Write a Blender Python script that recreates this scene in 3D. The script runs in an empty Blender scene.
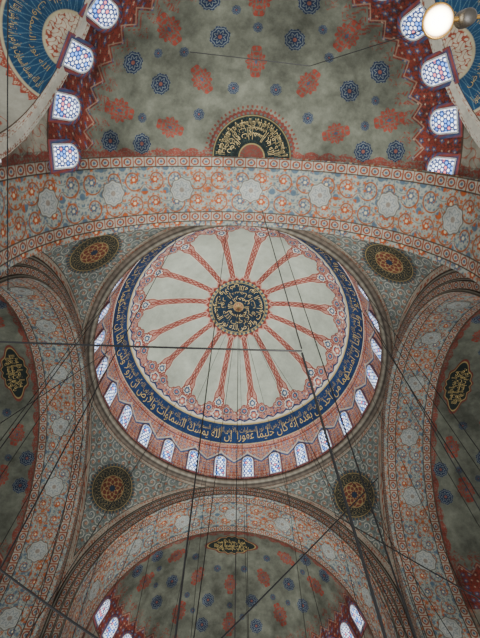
import bpy, numpy as np, math
from mathutils import Vector, Matrix
PI=math.pi
COL=bpy.context.scene.collection
EYE=1.6
def L(r,g,b): return (np.array([r,g,b],float)/255.)**2.2
# ------------------------------------------------------------------ dimensions (metres)
R=11.4; A=11.75; H=31.4+EYE; Z0=H-A; RA=10.4
F=460.0; TILT=math.radians(23.4)
# ------------------------------------------------------------------ camera
Fw=Vector((0,math.sin(TILT),math.cos(TILT))); Up=Vector((0,-math.cos(TILT),math.sin(TILT))); Rt=Vector((1,0,0))
CAM=Vector((-0.4,-17.84,EYE))
yaw=.0125
Fw2=(Fw*math.cos(yaw)+Rt*math.sin(yaw)).normalized(); Rt2=Fw2.cross(Up).normalized()
roll=math.radians(1.8)
Up3=Up*math.cos(roll)-Rt2*math.sin(roll); Rt3=Fw2.cross(Up3).normalized()
cd=bpy.data.cameras.new('camera'); cam=bpy.data.objects.new('camera',cd); COL.objects.link(cam)
m=Matrix((Rt3,Up3,-Fw2)).transposed().to_4x4(); m.translation=CAM; cam.matrix_world=m
cd.sensor_fit='HORIZONTAL'; cd.sensor_width=36; cd.lens=36*F/480; cd.clip_end=300
bpy.context.scene.camera=cam
def at(px,py,d): return CAM+(Fw2*F+Rt3*(px-240)+Up3*(319-py))*(d/F)
# ------------------------------------------------------------------ materials
def nodes(name):
    m=bpy.data.materials.new(name); m.use_nodes=True; nt=m.node_tree; nt.nodes.clear()
    o=nt.nodes.new('ShaderNodeOutputMaterial'); b=nt.nodes.new('ShaderNodeBsdfPrincipled'); nt.links.new(b.outputs[0],o.inputs[0])
    return m,nt,b
def painted(name,rough=.7,lo=.72,hi=1.12,scale=.35,lo2=.85,hi2=1.1,sc2=3.):
    m,nt,b=nodes(name); N=nt.nodes.new; K=nt.links.new
    a=N('ShaderNodeAttribute'); a.attribute_name='Col'; tc=N('ShaderNodeTexCoord'); last=a.outputs['Color']
    for s_,l_,h_ in ((scale,lo,hi),(sc2,lo2,hi2)):
        n=N('ShaderNodeTexNoise'); n.inputs['Scale'].default_value=s_; n.inputs['Detail'].default_value=8; n.inputs['Roughness'].default_value=.7
        K(tc.outputs['Object'],n.inputs['Vector'])
        r=N('ShaderNodeMapRange'); r.inputs[1].default_value=.33; r.inputs[2].default_value=.67; r.inputs[3].default_value=l_; r.inputs[4].default_value=h_
        K(n.outputs[0],r.inputs[0])
        mx=N('ShaderNodeMix'); mx.data_type='RGBA'; mx.blend_type='MULTIPLY'; mx.inputs[0].default_value=1
        K(last,mx.inputs[6]); K(r.outputs[0],mx.inputs[7]); last=mx.outputs[2]
    K(last,b.inputs['Base Color'])
    b.inputs['Roughness'].default_value=rough; b.inputs['Specular IOR Level'].default_value=.2
    return m
def solid(name,col,rough=.6,metal=0):
    m,nt,b=nodes(name); N=nt.nodes.new; K=nt.links.new
    n=N('ShaderNodeTexNoise'); n.inputs['Scale'].default_value=3
    r=N('ShaderNodeValToRGB'); c=L(*col); r.color_ramp.elements[0].position=.3; r.color_ramp.elements[1].position=.7
    r.color_ramp.elements[0].color=(*(c*.8),1); r.color_ramp.elements[1].color=(*np.minimum(c*1.15,1),1)
    K(n.outputs[0],r.inputs[0]); K(r.outputs[0],b.inputs['Base Color'])
    b.inputs['Roughness'].default_value=rough; b.inputs['Metallic'].default_value=metal
    return m
def glassmat(name,st):
    m,nt,b=nodes(name); a=nt.nodes.new('ShaderNodeAttribute'); a.attribute_name='Col'
    nt.links.new(a.outputs['Color'],b.inputs['Base Color']); nt.links.new(a.outputs['Color'],b.inputs['Emission Color'])
    b.inputs['Emission Strength'].default_value=st; b.inputs['Roughness'].default_value=.3
    return m
M_P=painted('painted_plaster',.7,.64,1.16); M_D=painted('dome_plaster',.7,.74,1.12,.22,.86,1.1,1.2); M_S=painted('stained_plaster',.75,.42,1.26,.3,.64,1.24,1.1); M_G=glassmat('backlit_glass',3.2)
M_GOLD=solid('gold_leaf_paint',(200,174,108),.5); M_GOLD2=solid('dull_gold_paint',(160,140,90),.6); M_WH=solid('white_plaster',(185,186,182),.6)
M_CAB=solid('black_cable',(10,10,10),.6); M_BR=solid('brass',(150,115,60),.35,.8); M_DK=solid('dark_lamp_housing',(40,36,30),.5)
M_BULB,nt,b=nodes('lit_opal_glass'); lw=nt.nodes.new('ShaderNodeLayerWeight'); lw.inputs[0].default_value=.4; cr=nt.nodes.new('ShaderNodeValToRGB')
cr.color_ramp.elements[0].color=(24,20,13,1); cr.color_ramp.elements[0].position=.05; cr.color_ramp.elements[1].color=(1.5,.7,.2,1); cr.color_ramp.elements[1].position=.6
nt.links.new(lw.outputs['Facing'],cr.inputs[0]); nt.links.new(cr.outputs[0],b.inputs['Emission Color']); b.inputs['Emission Strength'].default_value=1; b.inputs['Base Color'].default_value=(.8,.75,.65,1)
# ------------------------------------------------------------------ mesh helpers
def raw(name,V,Fc,mat,parent=None,C=None,smooth=True):
    V=np.asarray(V,np.float32).reshape(-1,3); Fc=np.asarray(Fc,np.int32); k=Fc.shape[1]
    me=bpy.data.meshes.new(name); me.vertices.add(len(V)); me.vertices.foreach_set('co',V.ravel())
    me.loops.add(Fc.size); me.loops.foreach_set('vertex_index',Fc.ravel())
    me.polygons.add(len(Fc)); me.polygons.foreach_set('loop_start',np.arange(0,Fc.size,k,dtype=np.int32))
    me.update(calc_edges=True)
    if C is not None:
        ca=me.color_attributes.new('Col','FLOAT_COLOR','POINT'); c4=np.ones((len(V),4),np.float32); c4[:,:3]=np.asarray(C).reshape(-1,3)
        ca.data.foreach_set('color',c4.ravel())
    if smooth: me.shade_smooth()
    me.materials.append(mat); o=bpy.data.objects.new(name,me); COL.objects.link(o); o.parent=parent
    return o
def gfaces(nu,nv,wrap=False):
    i=np.arange(nu if wrap else nu-1)[:,None]; j=np.arange(nv-1)[None,:]; i2=(i+1)%nu
    return np.stack([i*nv+j,i2*nv+j,i2*nv+j+1,i*nv+j+1],-1).reshape(-1,4)
def grid(name,P,C,mat,parent=None,wrap=False,keep=None):
    nu,nv=P.shape[:2]; f=gfaces(nu,nv,wrap)
    if keep is not None: f=f[keep.ravel()[f].all(1)]
    return raw(name,P,f,mat,parent,C)
def tag(o,label=None,cat=None,group=None,kind=None):
    if label: o['label']=label
    if cat: o['category']=cat
    if group: o['group']=group
    if kind: o['kind']=kind
    return o
# ------------------------------------------------------------------ paint helpers
def sm(x,a,b): t=np.clip((x-a)/(b-a),0,1); return t*t*(3-2*t)
def lay(C,mk,c): mk=np.clip(mk,0,1)[...,None]; return C*(1-mk)+c*mk
def box(x,a,b,e=.02): return sm(x,a-e,a+e)*(1-sm(x,b-e,b+e))
def hsh(i,j,s=0.): v=np.sin(i*127.1+j*311.7+s*74.7)*43758.5453; return v-np.floor(v)
def vine(u,v,per,seed=0.,w=.3):
    a=2*PI/per
    g=np.sin(a*u+1.7*np.sin(a*v*.9+seed))+np.sin(a*v+1.7*np.sin(a*u*1.1+2*seed))
    return 1-sm(np.abs(g),w*.6,w*1.4)
def flowers(u,v,c,seed=0.,size=.36,pet=5):
    i=np.floor(u/c); j=np.floor(v/c); h1=hsh(i,j,seed); h2=hsh(i,j,seed+3.3); h3=hsh(i,j,seed+7.1)
    du=u/c-i-.5-(h1-.5)*.25; dv=v/c-j-.5-(h2-.5)*.25
    r=np.hypot(du,dv); ph=np.arctan2(dv,du); rr=size*(.75+.25*np.cos(pet*ph+6*h3))
    return 1-sm(r/rr,.8,1.1), 1-sm(r/rr,.3,.5), h3
def scroll(u,v,c,w=.13):
    # rinceau: mirrored spirals in a running lattice, a flower at the heart of each
    i=np.floor(u/c); j=np.floor(v/c); du=u/c-i-.5; dv=v/c-j-.5; sg=np.where((i+j)%2>.5,1.,-1.)
    r=np.hypot(du,dv)*2; ph=np.arctan2(dv,du*sg)
    f=(r*1.35-ph/(2*PI))%1-.5
    sp=(1-sm(np.abs(f),w*.6,w*1.5))*(r<1.02)
    leaf=(1-sm(np.abs(np.abs(f)-.25),.06,.14))*sm(np.sin(9*ph+r*5),.1,.5)*(r>.4)
    fl=1-sm(r/(.40*(.8+.2*np.cos(6*ph))),.8,1.1); ct=1-sm(r,.10,.17); cor=1-sm(np.hypot(np.abs(du)-.5,np.abs(dv)-.5)*2,.22,.36)
    return sp,leaf,fl,ct,cor,hsh(i,j,1.)
def base(shape,c): return np.ones(shape+(3,))*c
# ------------------------------------------------------------------ arabic lettering
FM={'ا':(0xFE8D,2),'أ':(0xFE83,2),'إ':(0xFE87,2),'ب':(0xFE8F,4),'ت':(0xFE95,4),'ة':(0xFE93,2),'ث':(0xFE99,4),'ج':(0xFE9D,4),'ح':(0xFEA1,4),'خ':(0xFEA5,4),'د':(0xFEA9,2),'ذ':(0xFEAB,2),'ر':(0xFEAD,2),'ز':(0xFEAF,2),'س':(0xFEB1,4),'ش':(0xFEB5,4),'ص':(0xFEB9,4),'ض':(0xFEBD,4),'ط':(0xFEC1,4),'ع':(0xFEC9,4),'غ':(0xFECD,4),'ف':(0xFED1,4),'ق':(0xFED5,4),'ك':(0xFED9,4),'ل':(0xFEDD,4),'م':(0xFEE1,4),'ن':(0xFEE5,4),'ه':(0xFEE9,4),'و':(0xFEED,2),'ي':(0xFEF1,4),'ئ':(0xFE89,4),'#':(0xFEFB,2),'%':(0xFEF7,2)}
def shape_ar(s):
    s=s.replace('لا','#').replace('لأ','%'); out=''
    for i,ch in enumerate(s):
        if ch not in FM: out+=ch; continue
        c,n=FM[ch]; pj=i>0 and s[i-1] in FM and FM[s[i-1]][1]==4; nj=n==4 and i+1<len(s) and s[i+1] in FM
        out+=chr(c+(3 if pj and nj else 2 if nj else 1 if pj else 0))
    return out[::-1]
def text_geo(s,off=-.006):
    cu=bpy.data.curves.new('t','FONT'); cu.body=shape_ar(s); cu.resolution_u=2; cu.offset=off
    o=bpy.data.objects.new('t',cu); COL.objects.link(o); dg=bpy.context.evaluated_depsgraph_get(); dg.update()
    me=bpy.data.meshes.new_from_object(o.evaluated_get(dg)); 
    V=np.zeros(len(me.vertices)*3); me.vertices.foreach_get('co',V); V=V.reshape(-1,3)
    me.calc_loop_triangles(); T=np.zeros(len(me.loop_triangles)*3,np.int32); me.loop_triangles.foreach_get('vertices',T); T=T.reshape(-1,3)
    bpy.data.objects.remove(o); bpy.data.meshes.remove(me)
    V[:,0]-=(V[:,0].min()+V[:,0].max())/2; V[:,1]-=(V[:,1].min()+V[:,1].max())/2
    return V,T
VERSE='إن الله يمسك السماوات والأرض أن تزولا ولئن زالتا إن أمسكهما من أحد من بعده إنه كان حليما غفورا'
T_VERSE=text_geo(VERSE); T_BISM=text_geo('بسم الله الرحمن الرحيم'); T_NUR=text_geo('الله نور السماوات والأرض')
# ------------------------------------------------------------------ central dome : profile from apex (0) to foot (90)
KP=np.array([0,7.5,15,25,35,44,51,59,66,74,82,90.]); KR=np.array([0,1.5,3.0,4.85,6.6,8.0,9.02,10.08,10.85,11.22,11.35,11.3]); KZ=np.array([44.4,44.3,43.98,43.25,42.1,40.85,39.6,37.85,36.05,34.3,32.9,31.4])+EYE
def herm(x,xp,yp,m0=None):
    mm=np.gradient(yp,xp); 
    if m0 is not None: mm[0]=m0
    i=np.clip(np.searchsorted(xp,x)-1,0,len(xp)-2); h=xp[i+1]-xp[i]; t=(x-xp[i])/h
    return (2*t**3-3*t**2+1)*yp[i]+(t**3-2*t**2+t)*h*mm[i]+(-2*t**3+3*t**2)*yp[i+1]+(t**3-t**2)*h*mm[i+1]
def dpt(pd,th,off=0.):
    x=np.degrees(pd); r=herm(x,KP,KR); z=herm(x,KP,KZ,0.); k=np.clip(x/80,0,1)
    r=r-off*k; z=z-off*np.sqrt(np.clip(1-k*k,0,1)); return np.stack([r*np.cos(th),r*np.sin(th),z],-1)
def drad(pd): return herm(np.degrees(pd),KP,KR)
BEI=L(168,176,161); RED=L(126,58,50); SAL=L(182,138,124); NAVY=L(36,58,96); TEAL=L(56,86,116); GOLD=L(190,170,114); WHT=L(216,212,198)
def dgrid(p0,p1,nu,nv):
    th=np.linspace(0,2*PI,nu,endpoint=False)[:,None]+np.zeros((1,nv)); pd=np.radians(np.linspace(p0,p1,nv))[None,:]+np.zeros((nu,1)); return th,pd
BP0,BP1=58.6,66.6; MP=15.2
th,pd=dgrid(MP-.2,BP0,1900,320); q=np.degrees(pd)
N=16; ph=(th/(2*PI)*N)%1-.5; cw=2*PI/N*drad(pd); d=np.abs(ph)*cw; hwid=.22+.002*(q-16)+.22*sm(q,43,47)+.4*sm(q,49,54)
C=base(th.shape,BEI)
C=lay(C,1-sm(d,hwid+.08,hwid+.12),L(200,194,176)); sp=1-sm(d,hwid,hwid+.04); C=lay(C,sp,SAL)
C=lay(C,sp*(np.abs(d-.13*np.abs(np.sin(pd*R*5)))<.05),RED); C=lay(C,sp*vine(d,pd*R,.2,.6,.35)*.7,RED)
C=lay(C,box(d,hwid-.05,hwid+.03,.015),RED)
z=(th/(2*PI)*32)%1-.5; az_=np.abs(z)*2
b=54.2-3.6*(1-az_**.9)-.5*np.abs(np.sin(az_*2.5*PI)); fr=sm(q,b,b+.25)
C=lay(C,fr,SAL); C=lay(C,fr*vine(z*2.2,pd*R,.36,1.1,.45),RED); f1,f2,hh=flowers(th*9,pd*R,.32,4.); C=lay(C,fr*f1*(hh>.6),TEAL); C=lay(C,fr*f1*(hh<.3),WHT); C=lay(C,box(q,b-.2,b+.25,.1),RED)
r1=np.hypot(z*1.95,(q-53.2)*.25); a1=np.arctan2((q-53.2)*.25,z*1.95); rb=.42*(1+.1*np.cos(8*a1))
C=lay(C,1-sm(r1,rb,rb+.05),RED); C=lay(C,1-sm(r1,rb-.09,rb-.05),WHT); C=lay(C,1-sm(r1,rb-.14,rb-.10),TEAL); C=lay(C,(r1<.13)*1.,L(196,110,88))
def motif(C,ph_,qc,rad,c1,c2,c3,lob=8):
    x=np.abs(ph_)*cw*np.sign(ph_); y=(q-qc)*.235; r=np.hypot(x,y); a=np.arctan2(y,x); rb=rad*(1+.12*np.cos(lob*a)+.35*np.maximum(0,-np.sin(a))**9)
    C=lay(C,1-sm(r,rb,rb+.05),c1); C=lay(C,1-sm(r,rb-.12,rb-.08),c2); C=lay(C,1-sm(r,rb*.55,rb*.55+.05),c3); C=lay(C,1-sm(r,rb*.25,rb*.25+.04),WHT); return C
C=motif(C,ph,50.1,.50,RED,WHT,TEAL); C=motif(C,ph,55.3,.44,WHT,NAVY,L(200,116,92),6)
z3=np.abs((th/(2*PI)*64)%1-.5)*2; C=lay(C,(q>57.4-1.3*(1-z3))*1.,NAVY); C=lay(C,(q>57.8-.8*(1-z3))*1.,WHT*.9); C=lay(C,(q>58.2)*1.,GOLD)
zz=(th/(2*PI)*32)%1-.5; C=lay(C,(q<18.0-2*np.abs(zz)*2)*1.,SAL); C=lay(C,(q<16.8-1.4*np.abs(zz)*2)*1.,RED)
dome=grid('dome',dpt(pd,th),C,M_D,None,True)
tag(dome,'great central dome with sixteen terracotta lace spokes on grey-green plaster','dome',kind='structure')
th,pd=dgrid(BP0,BP1,1200,38); q=np.degrees(pd); C=base(th.shape,NAVY); C=lay(C,vine(th*10.5,pd*R,.5,3.,.1)*.6,TEAL)
C=lay(C,1-sm(q,BP0+.2,BP0+.32),GOLD); C=lay(C,sm(q,BP1-.32,BP1-.2),GOLD)
band=grid('inscription_band',dpt(pd,th,.02),C,M_P,dome,True); band['label']='navy blue inscription band ringing the dome'
def ring_text(name,geo,pc,hdeg,parent,off,reps=1,sh=0.,mat=M_GOLD):
    V,T=geo; w=np.ptp(V[:,0]); h=np.ptp(V[:,1]); vs=[];fs=[];n=0
    for k in range(reps):
        span=2*PI/reps; thc=PI/2-(span*(k+.5))+sh
        tt=thc-V[:,0]/w*span*.985; pp=np.radians(pc-V[:,1]/h*hdeg)
        vs.append(dpt(pp,tt,off)); fs.append(T+n); n+=len(V)
    return raw(name,np.concatenate(vs),np.concatenate(fs),mat,parent,smooth=False)
ring_text('lettering',T_VERSE,63.0,5.8,band,.06,2)['label']='gold arabic lettering'
ring_text('lettering',T_NUR,61.0,3.0,band,.065,14,.1,M_GOLD2)['label']='small gold arabic lettering woven above the main line'
# apex medallion
th,pd=dgrid(0.01,MP,400,110); q=np.degrees(pd); C=base(th.shape,L(24,42,58)); rr_=drad(pd)
C=lay(C,vine(rr_*np.cos(th),rr_*np.sin(th),.6,1.,.12)*.6,L(60,84,96))
C=lay(C,1-sm(q,2.3,2.5),L(150,100,75)); C=lay(C,(q<2.0*(.6+.4*np.cos(8*th)))*1.,GOLD*.8); C=lay(C,box(q,2.3,2.7,.1),GOLD*.8)
C=lay(C,box(q,13.6,13.9,.1),GOLD*.8); C=lay(C,sm(q,14.0,14.2),L(56,80,92)); C=lay(C,(q>14.2)*(np.abs((th/(2*PI)*40)%1-.5)<.22),GOLD*.8)
med=grid('medallion',dpt(pd,th,.03),C,M_P,dome,True); med['label']='round navy calligraphy medallion at the dome apex'
ring_text('lettering',T_NUR,11.1,4.4,med,.06,2,0,M_GOLD); ring_text('lettering',T_NUR,7.6,4.0,med,.062,1,.5,M_GOLD2); ring_text('lettering',T_BISM,4.9,4.0,med,.06,1,0,M_GOLD)
# window zone of the drum
th,pd=dgrid(BP1,90,1800,130); q=np.degrees(pd); C=base(th.shape,L(208,164,144)); uu=th*R; vv=(q-66)*.2
wv=np.abs((th/(2*PI)*28)%1-.5)
C=lay(C,vine(wv*2.55,vv,.36,.9,.42),L(168,80,60)); f1,f2,hh=flowers(wv*2.55+.2,vv,.36,5.,.42); C=lay(C,f1*(hh>.45),L(66,98,142)); C=lay(C,f2,WHT)
C=lay(C,box(q,71.4+5*wv*2,72.4+5*wv*2,.2),L(70,102,146)); C=lay(C,box(q,70.4+5*wv*2,71.2+5*wv*2,.2),L(214,208,192))
C=lay(C,box(q,BP1,BP1+.5,.12),L(176,120,104)); C=lay(C,box(q,68.1,68.6,.12),RED); C=lay(C,box(q,88.2,90,.2),L(110,80,68))
wz=grid('window_zone',dpt(pd,th),C,M_P,dome,True); wz['label']='terracotta lace belt around the drum windows'
# cornice
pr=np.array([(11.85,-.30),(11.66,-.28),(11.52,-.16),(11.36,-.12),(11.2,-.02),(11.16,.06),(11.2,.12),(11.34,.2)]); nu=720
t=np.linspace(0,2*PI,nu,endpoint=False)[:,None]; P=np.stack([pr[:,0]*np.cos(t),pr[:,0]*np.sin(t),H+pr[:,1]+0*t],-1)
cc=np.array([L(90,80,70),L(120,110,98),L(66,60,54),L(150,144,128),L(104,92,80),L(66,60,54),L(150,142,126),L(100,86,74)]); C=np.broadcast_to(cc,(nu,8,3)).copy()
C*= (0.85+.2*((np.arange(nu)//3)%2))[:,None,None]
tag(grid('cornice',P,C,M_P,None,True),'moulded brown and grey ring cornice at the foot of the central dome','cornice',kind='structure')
# ------------------------------------------------------------------ windows
def archpts(w,h,off,n=14):
    r=w/2+off; pts=[(-r,-off)]+[(-r,h-w/2)]
    for i in range(1,n): a=PI-PI*i/n; pts.append((r*math.cos(a),h-w/2+r*math.sin(a)))
    pts+=[(r,h-w/2),(r,-off)]; return pts
def arch_ring(name,w,h,o1,o2,z0,z1,mat,C=None):
    a=archpts(w,h,o1); b=archpts(w,h,o2); n=len(a); V=[];Fc=[]
    for (x,y) in a: V.append((x,y,z0))
    for (x,y) in a: V.append((x,y,z1))
    for (x,y) in b: V.append((x,y,z1))
    for (x,y) in b: V.append((x,y,z0))
    for i in range(n):
        j=(i+1)%n
        for k in range(3): Fc.append((k*n+i,k*n+j,(k+1)*n+j,(k+1)*n+i))
    Cc=None
    if C is not None: Cc=np.array([C[(i%2)] for i in range(4*n)])
    o=raw(name,V,Fc,mat,None,Cc,False); me=o.data; bpy.data.objects.remove(o); return me
def pane_mesh(w,h,cell,tint,seed):
    nx,ny=44,96; y=np.linspace(0,h,ny)[None,:]; hw=np.where(y<h-w/2,w/2,np.sqrt(np.clip((w/2)**2-(y-(h-w/2))**2,1e-6,None))); s=np.linspace(-1,1,nx)[:,None]
    X=s*hw; Y=y+0*s; P=np.stack([X,Y,0*X],-1)
    j=np.floor(Y/(cell*.87)); xs=X/cell+.5*(j%2); i=np.floor(xs); du=xs-i-.5; dv=(Y/(cell*.87)-j-.5)*.87; r=np.hypot(du,dv)
    g=hsh(i,j,seed); C=base(X.shape,L(36,50,84)); br=1-sm(r,.26,.42)
    col=np.where((g>.78)[...,None],L(92,138,218),np.where((g<.1)[...,None],L(205,110,110),tint)); C=C*(1-br[...,None])+col*br[...,None]
    e=np.minimum(hw-np.abs(X),h-Y); C=lay(C,1-sm(np.minimum(e,Y),.02,.05),L(170,178,190)); C=lay(C,(np.abs(np.abs(X)-w*.27)<.02)*1.,L(30,40,70)); C=lay(C,box(e,.09,.14,.01),L(34,46,78))
    o=raw('glass_pane',P,gfaces(nx,ny),M_G,None,C,False); me=o.data; bpy.data.objects.remove(o); return me
wcount=0
def make_kind(w,h,cell,tint,seed,f=.10,s=.26):
    return dict(fr=arch_ring('window_frame',w,h,0,f,-.15,.02,M_WH),su=arch_ring('window_surround',w,h,f,s,-.1,.005,M_P,[L(150,72,54),L(66,94,132)]),pa=pane_mesh(w,h,cell,tint,seed))
def put_window(kd,pos,right,up,nrm,label,group):
    global wcount; wcount+=1
    M=Matrix((right,up,nrm)).transposed().to_4x4(); M.translation=pos
    o=bpy.data.objects.new('window_%d'%wcount,kd['fr']); COL.objects.link(o); o.matrix_world=M
    tag(o,label,'window',group,'structure')
    for n,k in (('window_surround','su'),('glass_pane','pa')):
        c=bpy.data.objects.new(n,kd[k]); COL.objects.link(c); c.parent=o
    return o
KD=[make_kind(.94,2.4,.3,L(210,224,248),s,.07,.16) for s in (1.,5.)]
def compass(th):
    n=['right','lower right','bottom','lower left','left','upper left','top','upper right']; return n[int(((math.degrees(th)%360)+22.5)//45)%8]
for k in range(28):
    t=2*PI*(k+.5)/28; c_,s_=math.cos(t),math.sin(t); a=Vector((11.33*c_,11.33*s_,31.95+EYE)); b=Vector((11.2*c_,11.2*s_,34.5+EYE))
    up=(b-a).normalized(); rt=Vector((s_,-c_,0)); nr=rt.cross(up)
    put_window(KD[k%2],a+nr*.08,rt,up,nr,'arched latticed drum window of the central dome, on its %s side'%compass(t),'drum windows of the central dome')
# ------------------------------------------------------------------ pendentives
RP=A*math.sqrt(2)
def disc(name,fn,rad,cfn,mat,parent,nr=16,na=72,ell=None):
    r=np.linspace(0.001,1,nr)[None,:]; a=np.linspace(0,2*PI,na,endpoint=False)[:,None]
    sc=1 if ell is None else ell(a)
    X=rad*r*np.cos(a)*sc; Y=rad*r*np.sin(a)*sc
    return grid(name,fn(X,Y),cfn(r+0*a,a+0*r),mat,parent,True)
def sph_map(center,dirv,upv,rad):
    d=np.array(dirv); u=np.array(upv)-np.dot(upv,d)*d; u/=np.linalg.norm(u); rr=np.cross(d,u)*-1
    def fn(X,Y):
        v=d*rad+X[...,None]*rr+Y[...,None]*u; return np.array(center)+v/np.linalg.norm(v,axis=-1,keepdims=True)*rad
    return fn
def roundel_paint(r,a):
    C=base(r.shape,L(42,50,50)); G=L(156,138,94)
    C=lay(C,1-sm(r,.50,.52),L(110,60,50)); C=lay(C,(r<.49)*(np.abs(np.sin(8*a)*.5+np.cos(r*26)*.5)<.2),G); C=lay(C,(r<.13)*1.,L(46,58,72))
    C=lay(C,box(r,.49,.52,.01),G)
    C=lay(C,(r>.54)*(r<.84)*(np.abs(np.sin(15*a+2.6*np.sin(r*24)))<.26),G)
    C=lay(C,box(r,.86,.89,.01),G); C=lay(C,(r>.90)*1.,L(58,78,86)); C=lay(C,(r>.90)*(np.sin(40*a)>.2),L(120,104,84)); return C
PG=L(116,124,114)
corner=[('upper right',1,-1),('upper left',-1,-1),('lower left',-1,1),('lower right',1,1)]
for nm,sx,sy in corner:
    ne,na=340,440; e=np.radians(np.linspace(1,45,ne))[None,:]; h=RP*np.cos(e); a0=np.arccos(np.clip(A/h,0,1)); t=np.linspace(0,1,na)[:,None]
    az=a0+(PI/2-2*a0)*t; X=h*np.cos(az); Y=h*np.sin(az); Z=RP*np.sin(e)+0*az; P=np.stack([sx*X,sy*Y,Z0+Z],-1)
    u=(az-PI/4)*h; v=(e*RP)+0*az; C=base(u.shape,PG); au=np.abs(u)
    s1,lf,fl,ct,co,hh=scroll(au,v,.75,.13); s2,_,_,_,_,_=scroll(au+.37,v+.37,.75,.08)
    C=lay(C,s2*.8,L(88,96,98)); C=lay(C,lf,L(84,98,106)); C=lay(C,s1,L(176,176,162)); C=lay(C,fl*(hh>.5),L(150,92,66)); C=lay(C,fl*(hh<.3),L(74,92,110)); C=lay(C,ct,L(194,184,158)); C=lay(C,co*.8,L(152,98,72))
    ed=(t*(PI/2-2*a0)*h); ed=np.minimum(ed,(1-t)*(PI/2-2*a0)*h); tp=(math.radians(45)-e)*RP+0*az
    for dist in (ed,tp):
        C=lay(C,1-sm(dist,.46,.5),L(158,155,138)); C=lay(C,(dist<.44)*vine(u+v,dist,.4,1.,.4),L(144,84,62)); C=lay(C,box(dist,.46,.52,.02),L(64,58,50)); C=lay(C,1-sm(dist,.03,.07),L(58,50,44))
    po=grid('pendentive',P,C,M_P); tag(po,'%s blue-grey arabesque pendentive below the dome ring'%nm,'pendentive','pendentives under the central dome','structure')
    el=math.radians(34.8 if sy<0 else 33.0); dv=Vector((sx*math.cos(el)/math.sqrt(2),sy*math.cos(el)/math.sqrt(2),math.sin(el)))
    ro=disc('roundel',sph_map((0,0,Z0),dv,(0,0,1),RP-.06),1.92,roundel_paint,M_P,po,60,280); ro['label']='dark gilt calligraphy roundel'
# ------------------------------------------------------------------ great arches and half domes
SIDES=dict(top=((0,-1),4.0,64.3,'near half dome over the lamp at the top'),bottom=((0,1),4.0,69.5,'far half dome at the bottom'),left=((-1,0),3.4,84,'left half dome'),right=((1,0),3.4,84,'right half dome'))
def field(s,v,w):
    c=(w-1.3)/2; x=v-.65; C=base(s.shape,L(160,165,152))
    s1,lf,fl,ct,co,hh=scroll(s,x,c,.085); s2,l2,_,_,_,_=scroll(s+c/2,x+c/2,c,.05); f1,f2,h2=flowers(s+.2,x,.42,3.,.34)
    C=lay(C,s2,L(116,124,116)); C=lay(C,l2*.8,L(106,120,126))
    C=lay(C,f1*(h2>.72),L(176,100,58)); C=lay(C,f1*(h2<.2),L(96,114,128))
    C=lay(C,lf*(hh>.5),L(182,104,60)); C=lay(C,lf*(hh<=.5),L(98,116,126)); C=lay(C,s1,L(150,88,56)); C=lay(C,co,L(90,110,124)); C=lay(C,co*(hh>.6),L(174,92,50)); C=lay(C,fl,L(172,80,42)); C=lay(C,fl*(hh<.4),L(80,102,122)); C=lay(C,ct,L(218,204,164))
    return C
def strip(C,x,s,x0,x1):
    m_=(x>x0)*(x<x1); C=lay(C,m_*1.,L(170,168,152)); xx=(x-x0)/(x1-x0)
    z=(s/.7)%1-.5; C=lay(C,m_*(np.abs(np.hypot(z*1.0,(xx-.5)*.9)-.3)<.07),L(140,74,54)); C=lay(C,m_*(np.hypot(z,(xx-.5)*.9)<.13),L(84,102,120))
    C=lay(C,m_*(np.abs(np.abs(z)-.5)<.06),L(148,90,66))
    C=lay(C,box(x,x0-.05,x0+.02,.02),L(68,58,50)); C=lay(C,box(x,x1-.02,x1+.05,.02),L(68,58,50)); return C
def small_med(r,a):
    C=base(r.shape,L(170,174,166)); C=lay(C,(np.abs(r-.5*(1+.2*np.cos(8*a)))<.06)*1.,L(130,138,140)); C=lay(C,(r<.2)*1.,L(140,130,118)); C=lay(C,(np.abs(r-.78)<.04)*1.,L(142,144,134)); C=lay(C,(r>.94)*1.,L(112,108,98)); return C
def lobe(a): return 1+.06*np.cos(8*a)
def rosette(r,a):
    C=base(r.shape,L(40,52,76)); lt=L(112,120,120); C=lay(C,(np.abs(r-.8)<.045)*1.,lt); C=lay(C,(np.abs(r-.48*(1+.22*np.cos(8*a)))<.06)*1.,lt); C=lay(C,(r<.18)*1.,L(124,82,72)); C=lay(C,(r>.92)*(np.sin(20*a)>0),lt); return C
def cartouche(r,a):
    C=base(r.shape,L(142,70,58)); gr=L(98,99,88); C=lay(C,box(r,.60,.69,.01),gr); C=lay(C,(np.abs(r-.38*(1+.25*np.cos(6*a)))<.08)*1.,gr); C=lay(C,(r>.72)*(r<.93)*(np.cos(16*a)>.4),gr); C=lay(C,(r<.16)*1.,L(76,86,98)); return C
def ogee(a): return .70*(1+.12*np.cos(10*a))+.46*np.abs(np.sin(a))**11
def hmap(cen,o,l,Rr):
    o3=np.array([o[0],o[1],0.]); l3=np.array([l[0],l[1],0.]); c=np.array(cen)
    def f(p,az,r=Rr): return c+r*(np.sin(p)*np.cos(az))[...,None]*l3+r*(np.sin(p)*np.sin(az))[...,None]*o3+r*np.cos(p)[...,None]*np.array([0,0,1.])
    return f
KH=[make_kind(1.06,1.56,.22,L(216,222,238),s,.07,.26) for s in (2.,8.)]
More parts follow.
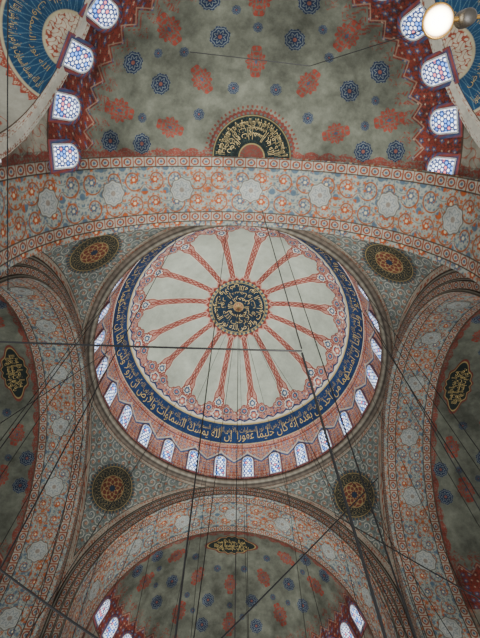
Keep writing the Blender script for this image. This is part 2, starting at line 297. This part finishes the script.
for key,(o,w,wp,desc) in SIDES.items():
    l=(-o[1],o[0]) ; o3=np.array([o[0],o[1],0.]); l3=np.array([l[0],l[1],0.])
    # soffit
    ns,nv=1400,140; leg=9.; half=PI/2*RA; s=np.linspace(-half-leg,half+leg,ns)[:,None]; v=np.linspace(-.25,w+.02,nv)[None,:]; S=s+0*v; V_=v+0*s
    def soff(S,V,off=0.,RA=RA,o3=o3,l3=l3):
        c=np.clip(S,-half,half); a=c/RA; ex=np.abs(S)-np.abs(c); r=RA-off
        return (A+V)[...,None]*o3+(r*np.sin(a))[...,None]*l3+(Z0+r*np.cos(a)-ex)[...,None]*np.array([0,0,1.])
    C=field(S-(.4 if key=='top' else 0),V_,w); C=strip(C,V_,S,.06,.6); C=strip(C,w-V_,S,.06,.6)
    dn=dict(top='broad floral great arch crossing just above the central dome',bottom='far floral great arch below the dome framing the bottom half dome',left='left floral great arch curving beside the dome',right='right floral great arch curving beside the dome')[key]
    ar=grid('arch',soff(S,V_),C,M_P); tag(ar,dn,'arch','great arches carrying the central dome','structure')
    for k in range(-4,5):
        def fn(X,Y,k=k): return soff(k*4.4+X+(.4 if key=='top' else 0),w/2+Y,.03)
        disc('medallion',fn,.72,small_med,M_P,ar,18,72,lobe)
    # moulded face toward the dome
    nr=60; d=np.linspace(0,A-RA,nr)[None,:]; S2=s+0*d; D=d+0*s; c=np.clip(S2,-half,half); a=c/RA; ex=np.abs(S2)-np.abs(c); r=RA+D
    stp=.16*(1-sm(D,.16,.2))+.10*box(D,.2,.6,.02)+.05*box(D,.66,1.1,.02)
    P=(A-.02-stp)[...,None]*o3+(r*np.sin(a))[...,None]*l3+(Z0+r*np.cos(a)-ex)[...,None]*np.array([0,0,1.])
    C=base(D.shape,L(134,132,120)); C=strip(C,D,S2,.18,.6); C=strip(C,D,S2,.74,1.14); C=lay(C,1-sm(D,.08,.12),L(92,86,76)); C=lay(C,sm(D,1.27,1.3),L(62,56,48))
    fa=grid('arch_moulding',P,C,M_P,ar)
    d=np.linspace(-.05,.7,6)[None,:]; r=RA+d+0*s; P=(A+w+.01+0*r)[...,None]*o3+(r*np.sin(c[:,:1]/RA))[...,None]*l3+(Z0+r*np.cos(c[:,:1]/RA)-ex[:,:1])[...,None]*np.array([0,0,1.])
    grid('arch_back',P,base(r.shape,L(110,90,76)),M_P,ar)
    # half dome
    shift=np.array([.35,0,0]) if key=='top' else np.zeros(3)
    cen=(A+w)*o3+np.array([0,0,Z0])+shift; hm=hmap(cen,o,l,RA)
    EX=[31,149] if key=='top' else []
    rho=4.6; zx=23.45-4.6+EYE
    nu,nv=(900,480) if key=='top' else (640,350)
    az=np.linspace(0,PI,nu)[:,None]; p=np.radians(np.linspace(.2,90,nv))[None,:]; AZ=az+0*p; PP=p+0*az; q=np.degrees(PP)
    P=hm(PP,AZ); arc=AZ*RA*np.sin(PP)
    C=base(AZ.shape,L(108,111,98))
    ws=wp-8.5
    zb=np.abs((AZ/PI*26.2)%1-.5)*2
    eb=q-(ws-2.4+3.2*zb)
    fr=sm(eb,0,.3)
    RD=L(132,64,53); C=lay(C,fr,RD); C=lay(C,fr*vine(arc,PP*RA,.42,1.7,.4),L(84,56,54)); f1,f2,h=flowers(arc,PP*RA,.42,3.,.4); C=lay(C,fr*f1*(h>.45),L(62,86,118)); C=lay(C,fr*f2,L(180,154,132))
    C=lay(C,box(eb,.8,1.3,.1),L(158,128,108)); C=lay(C,box(eb,-1.3,-.7,.1)*(np.sin(arc*14)>0),L(134,72,60)); C=lay(C,box(eb,-4.6,-1.6,.1)*vine(arc,PP*RA,.5,.7,.24)*(zb<.75),L(134,70,58))
    lo=sm(q,wp+6.0,wp+6.5); C=lay(C,lo,L(146,142,126)); C=lay(C,lo*vine(arc,PP*RA,.9,1.2,.3),L(148,92,74)); C=lay(C,box(q,wp+5.8,wp+6.5,.1),L(84,68,58))
    if key=='top': C=lay(C,(q>14.2)*(q<15.2-.6*np.abs((AZ/PI*32)%1-.5)*2),L(110,58,50)); C=lay(C,box(q,15.4,16.2,.1)*(np.sin(AZ*64)>.3),L(114,66,56))
    ya=RA*np.sin(PP)*np.sin(AZ); xa=RA*np.arctan2(np.sin(PP)*np.cos(AZ),np.cos(PP)); C=lay(C,(ya<.25+.2*np.abs(np.sin(xa*3)))*(q>(10 if key=='top' else 0)),L(126,68,58)); C=lay(C,(ya<.45)*vine(ya,xa,.4,1,.3),L(108,107,95))
    keep=None
    if EX:
        keep=np.ones(AZ.shape,bool)
        for ax in EX:
            ar_=math.radians(ax); dd=l3*math.cos(ar_)+o3*math.sin(ar_); ll=np.cross(dd,[0,0,1]); lat=(P-cen)@ll; front=(P-cen)@dd; zr=P[...,2]-zx
            keep&=~((np.hypot(lat,np.maximum(zr,0))<rho+.1)&(front>0))
    hd=grid('half_dome',P,C,M_S,None,False,keep); tag(hd,'grey plaster %s with red and navy painted medallions'%desc,'half dome','half domes around the central dome','structure')
    if not EX:
        zz_=np.linspace(0,-9,60)[None,:]; AZw=az[::3]+0*zz_; Pw=cen+RA*np.cos(AZw)[...,None]*l3+RA*np.sin(AZw)[...,None]*o3+(zz_+0*AZw)[...,None]*np.array([0,0,1.])
        C=base(AZw.shape,L(140,134,118)); C=lay(C,vine(AZw*RA,zz_+0*AZw,.9,1.2,.3),L(150,96,78)); grid('apse_wall',Pw,C,M_S,hd)
    V,T=T_BISM; wd=np.ptp(V[:,0]); ht=np.ptp(V[:,1])
    if key=='top':
        az2=np.linspace(0,PI,160)[:,None]; p2=np.radians(np.linspace(.1,14.2,70))[None,:]; a2=az2+0*p2; pp2=p2+0*az2; qq=np.degrees(pp2)
        C=base(a2.shape,L(22,34,34)); C=lay(C,vine(a2*3,pp2*RA,.5,1,.12),L(54,72,66)); C=lay(C,(qq<4.2)*1.,L(120,60,50)); C=lay(C,(qq<4.0)*vine(a2,pp2*RA,.4,1,.3),L(90,82,72)); C=lay(C,box(qq,4.1,4.5,.1),GOLD*.6); C=lay(C,box(qq,13.0,13.3,.1),GOLD*.6)
        C=lay(C,(qq>13.4)*1.,L(112,58,50)); C=lay(C,(qq>13.5)*(np.sin(a2*60)>0),L(92,96,90))
        lu=grid('lunette',hm(pp2,a2,RA-.04),C,M_P,hd); lu['label']='half-round dark lunette with gold lettering'
        for (pc,hh_,fr_,g,sh,mt) in ((10.4,4.4,.96,T_VERSE,0,M_GOLD),(6.9,3.4,.9,T_NUR,0,M_GOLD),(8.8,3.0,.93,T_NUR,0,M_GOLD2)):
            V,T=g; wd=np.ptp(V[:,0]); ht=np.ptp(V[:,1]); tt=PI/2+sh-V[:,0]/wd*PI*fr_; pz=np.radians(pc)-V[:,1]/ht*math.radians(hh_)
            raw('lettering',hm(pz,tt,RA-.07),T,mt,lu,None,False)['label']='gold arabic lettering'
    else:
        pc_=math.radians(8.2); c0=hm(np.array(pc_),np.array(PI/2))-cen; dv=c0/np.linalg.norm(c0); upv=hm(np.array(pc_-.05),np.array(PI/2))-cen-c0; upv/=np.linalg.norm(upv)
        def cp(r,a):
            C=base(r.shape,L(38,46,44)); C=lay(C,box(r,.86,.91,.01),GOLD*.6); C=lay(C,(r>.92)*1.,L(110,60,52)); return C
        def elf(a): return .86/np.sqrt((np.cos(a)/1.0)**2+(np.sin(a)/.56)**2)*(1+.07*np.cos(10*a))+.28*np.abs(np.cos(a))**25
        lu=disc('lunette',sph_map(cen,dv,upv,RA-.04),2.05,cp,M_P,hd,40,220,elf); lu['label']='pointed oval dark cartouche with gold lettering'
        fn=sph_map(cen,dv,upv,RA-.08)
        for yo,sc_,g in ((-.3,2.6,T_NUR),(.0,3.1,T_NUR),(.3,2.5,T_BISM)):
            V,T=g; wd=np.ptp(V[:,0]); ht=np.ptp(V[:,1]); raw('lettering',fn(V[:,0]/wd*sc_,V[:,1]/ht*.62+yo),T,M_GOLD,lu,None,False)['label']='gold arabic lettering'
    # medallions painted in rows
    sc=1.14
    for (pr_,azs,kind,rad) in ((19.5,[36,72,108,144],'s',.32),(25.5,[18,54,90,126,162],'c',.76),(33,[4,36,72,108,144,176],'r',.54),(34,[18,54,90,126,162],'s',.25),(41,[18,54,90,126,162],'c',.82),(42.5,[5,36,72,108,144,175],'r',.54),(38.5,[27,63,99,135],'s',.23)):
        for azd in azs:
            a_=math.radians(min(max(azd,6),174)); p_=math.radians(pr_*sc)
            c0=hm(np.array(p_),np.array(a_))-cen; dv=c0/np.linalg.norm(c0); c1=hm(np.array(p_-.05),np.array(a_))-cen; upv=(c1-c0); upv/=np.linalg.norm(upv)
            fn=sph_map(cen,dv,upv,RA-.03)
            if kind=='c': disc('cartouche',fn,rad,cartouche,M_S,hd,28,160,ogee)
            else: disc('rosette',fn,rad,rosette,M_S,hd,24,96,lobe)
    # windows
    if key in ('top','bottom'):
      for k in range(14):
        a_=PI*(k+(.07 if key=='top' else .4))/(13.14 if key=='top' else 13.8); e0=math.radians(wp+4.6); e1=math.radians(wp-4.2); pa=Vector(hm(np.array(e0),np.array(a_))); pb=Vector(hm(np.array(e1),np.array(a_)))
        up=(pb-pa).normalized(); inn=(Vector(cen)-pa); 
        rt=(up.cross(inn)).normalized(); nr=rt.cross(up)
        put_window(KH[k%2],pa+nr*.07,rt,up,nr,'arched latticed window %s in the base of the %s'%(('nearest its arch on one side' if k==0 else 'nearest its arch on the other side' if k==13 else 'in the row'),desc),'windows of the %s'%desc)
    # exedrae
    for ax in EX:
        ar_=math.radians(ax); dd=l3*math.cos(ar_)+o3*math.sin(ar_); ll=np.cross(dd,[0,0,1]); dp_=9.75
        n=240; lg=1.9; tt=np.linspace(-lg,PI*rho+lg,n); cl=np.clip(tt,0,PI*rho); an=cl/rho; ex=np.abs(tt-cl)
        def ring(rr,off):
            lat=rr*np.cos(an); z=zx+rr*np.sin(an)-ex; d=np.sqrt(np.clip((RA-off)**2-(z-Z0)**2-lat**2,0.01,None)); return cen*[1,1,0]+d[:,None]*dd+lat[:,None]*ll+z[:,None]*np.array([0,0,1.])
        ks=np.linspace(0,.5,34); P2=np.stack([ring(rho+k_,.06) for k_ in ks],1); S2=tt[:,None]+0*ks[None,:]; K2=ks[None,:]+0*tt[:,None]; C=base(S2.shape,L(206,202,184)); C=lay(C,box(K2,.32,.48,.02)*vine(S2,K2,.4,1.,.4),L(150,94,76))
        exo=grid('exedra',P2,C,M_P); tag(exo,'%s corner exedra niche with pale arch border and teal lunette'%('left' if (dd[0]<0) else 'right'),'exedra','corner exedrae of the near half dome','structure')
        b0=ring(rho,.06); lat=rho*np.cos(an); z=zx+rho*np.sin(an)-ex; b1=cen*[1,1,0]+dp_*dd+lat[:,None]*ll+z[:,None]*np.array([0,0,1.])
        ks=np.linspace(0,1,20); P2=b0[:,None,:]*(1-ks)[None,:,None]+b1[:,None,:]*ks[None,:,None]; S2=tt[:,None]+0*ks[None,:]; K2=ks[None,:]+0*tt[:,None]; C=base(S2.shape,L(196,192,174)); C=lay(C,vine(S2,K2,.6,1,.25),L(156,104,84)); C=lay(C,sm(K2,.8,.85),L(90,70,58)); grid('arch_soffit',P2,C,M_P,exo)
        c2=cen*[1,1,0]+dp_*dd+np.array([0,0,zx]); hm2=hmap(c2,dd[:2],ll[:2],rho); nu2,nv2=300,240
        AZ=np.linspace(0,PI,nu2)[:,None]+np.zeros((1,nv2)); PP=np.radians(np.linspace(.2,90,nv2))[None,:]+np.zeros((nu2,1)); q=np.degrees(PP)
        C=base(AZ.shape,L(164,162,146)); s1,lf,fl,ct,co,hh=scroll(AZ*rho*np.sin(PP),PP*rho,.8,.08); C=lay(C,(q>60)*s1,L(166,84,62)); C=lay(C,(q>60)*fl,L(156,76,56)); 
        fan=np.abs((AZ/PI*22)%1-.5); C=lay(C,(q<40.5-3*fan*2)*1.,L(156,74,58)); C=lay(C,(q<39.5-3*fan*2)*(q>36)*vine(AZ*rho,PP*rho,.3,1,.35),L(200,180,150))
        C=lay(C,1-sm(q,35.5,36),L(40,74,104)); fan=np.abs((AZ/PI*16)%1-.5); C=lay(C,(q<35)*(q>14)*(np.abs(fan-.25-.14*np.sin(q*.4))<.045),L(84,118,134)); C=lay(C,box(q,34,35.5,.3),L(196,184,146)); C=lay(C,(q<14)*1.,L(206,194,168)); C=lay(C,(q<13)*vine(PP*rho*np.cos(AZ),PP*rho*np.sin(AZ),.42,1,.4),L(156,74,56)); C=lay(C,box(q,13,14.5,.3),L(196,184,146))
        nv_=grid('niche_vault',hm2(PP,AZ),C,M_P,exo)
        for (pc,hh_,fr_,g,mt) in ((28.5,7,.95,T_VERSE,M_GOLD),(19.5,5,.9,T_NUR,M_GOLD2)):
            V,T=g; wd=np.ptp(V[:,0]); ht=np.ptp(V[:,1]); tt2=PI/2-V[:,0]/wd*PI*fr_; pz=np.radians(pc)-V[:,1]/ht*math.radians(hh_)
            raw('lettering',hm2(pz,tt2,rho-.04),T,mt,nv_,None,False)['label']='gold arabic lettering'
# ------------------------------------------------------------------ cables and lamp
def tube(name,pts,r,mat,parent=None,n=6):
    pts=[Vector(p) for p in pts]; V=[];Fc=[]
    for i,p in enumerate(pts):
        d=(pts[min(i+1,len(pts)-1)]-pts[max(i-1,0)]).normalized(); a=d.orthogonal().normalized() if i==0 else (a-d*a.dot(d)).normalized(); b=d.cross(a)
        for k in range(n): t=2*PI*k/n; V.append(p+(a*math.cos(t)+b*math.sin(t))*r)
    for i in range(len(pts)-1):
        for k in range(n): Fc.append((i*n+k,i*n+(k+1)%n,(i+1)*n+(k+1)%n,(i+1)*n+k))
    return raw(name,[tuple(v) for v in V],Fc,mat,parent)
def sagline(a,b,sag=.1,n=14): 
    a=Vector(a);b=Vector(b); return [a.lerp(b,i/n)-Vector((0,0,sag*4*(i/n)*(1-i/n))) for i in range(n+1)]
CB=[((-20,341,9),(302,351,9),.019,'thick black cable running level from the left edge to a joint below the medallion'),
((302,353,9),(392,660,5.5),.022,'thick black cable slanting from the joint down to the lower right'),
((262,210,16),(301.5,348.5,9.1),.013,'thin black cable slanting across the dome down to the joint'),
((-10,562,8),(130,660,7),.019,'thick black cable cutting across the lower left corner'),
((215,645,9),(378,478,14),.018,'black cable rising from the bottom edge to the lower right roundel'),
((335,515,12),(500,610,8),.014,'thin cable crossing the right great arch at lower right'),
((190,52,13),(310,66,13),.012,'thin cable stretched over the near half dome, left section'),
((310,66,13),(424,30,9),.011,'thin cable stretched over the near half dome to the lamp'),
((8,-10,12),(8,290,15),.018,'dark upright cable along the upper left edge'),
((-10,430,10),(110,350,18),.011,'thin cable crossing the left great arch upward to the ring'),
((120,300,16),(25,655,9),.011,'thin cable slanting over the left great arch'),
((365,310,16),(500,545,9),.014,'thin cable slanting over the right great arch')]
for (a,b,r,lab) in CB:
    tag(tube('cable',sagline(at(*a),at(*b),.03),r,M_CAB),lab,'cable','tension and lamp cables')
tag(tube('chain',[(0,0,44.35+EYE),(0,0,H),(0,0,12),(0,0,5)],.022,M_CAB),'long vertical chain hanging from the apex medallion of the dome','chain')
for k in range(20):
    t=2*PI*(k+.5)/20+.06; x,y=11.2*math.cos(t),11.2*math.sin(t)
    tag(tube('hanging_wire',[(x,y,H),(x,y,15),(x,y,5)],.017,M_CAB),'thin dark lamp wire hanging straight down from the dome cornice','wire','lamp wires hanging from the dome cornice')
for k in range(10):
    t=2*PI*(k+.3)/10
    tag(tube('stay_wire',[(.1*math.cos(t),.1*math.sin(t),44.2+EYE),(8.5*math.cos(t),8.5*math.sin(t),6)],.013,M_CAB),'thin stay wire fanning out from the apex of the dome toward the lamp ring','wire','stay wires fanning from the dome apex')
# lamp
lp=at(438,21,6); lam=bpy.data.objects.new('lamp',None); COL.objects.link(lam); lam.location=lp
tag(lam,'round glowing opal lamp with dark housing at the upper right','lamp')
def lathe(name,prof,mat,parent,n=32,loc=(0,0,0)):
    pr=np.array(prof); t=np.linspace(0,2*PI,n,endpoint=False)[:,None]; P=np.stack([pr[:,0]*np.cos(t),pr[:,0]*np.sin(t),pr[:,1]+0*t],-1)+np.array(loc); return grid(name,P,np.ones(P.shape),mat,parent,True)
lathe('globe',[(.001,-.18)]+[(.18*math.sin(a),-.18*math.cos(a)) for a in np.linspace(.15,2.75,16)],M_BULB,lam)
lathe('holder',[(.001,.34),(.05,.34),(.06,.26),(.1,.23),(.12,.18),(.08,.15),(.001,.15)],M_BR,lam)
lathe('shade_rim',[(.185,-.015),(.205,-.02),(.21,.01),(.205,.03),(.185,.03),(.18,.0)],M_BR,lam)
e=at(466,18,6)-lp; eu=e.normalized()
lathe('housing',[(.001,-.13),(.07,-.13),(.1,-.1),(.11,0),(.11,.12),(.08,.16),(.001,.16)],M_DK,lam,32,tuple(e))
tube('bracket',[tuple(eu*.17),tuple(e*.6),tuple(e),tuple(e*1.6),tuple(e*2.4)],.03,M_BR,lam)
# ------------------------------------------------------------------ light
W=bpy.data.worlds.new('world'); bpy.context.scene.world=W; W.use_nodes=True; bg=W.node_tree.nodes['Background']; bg.inputs[0].default_value=(.97,.985,1,1); bg.inputs[1].default_value=1.25
def spot(loc,target,ang,blend,en,col=(1,.98,.94),size=1.5):  # added upward fill spots that brighten the vaults; not fixtures of the building
    ld=bpy.data.lights.new('fill_spot','SPOT'); ld.energy=en; ld.spot_size=math.radians(ang); ld.spot_blend=blend; ld.shadow_soft_size=size; ld.color=col
    o=bpy.data.objects.new('fill_spot',ld); COL.objects.link(o); o.location=loc; o.rotation_euler=(Vector(target)-Vector(loc)).to_track_quat('-Z','Y').to_euler()
spot((0,-3,4),(0,0.5,H),44,.6,56000)
spot((2,-17,3),(1,-14,30),54,1.,30000)
spot((0,2,4),(0,17,28),56,1.,17000)
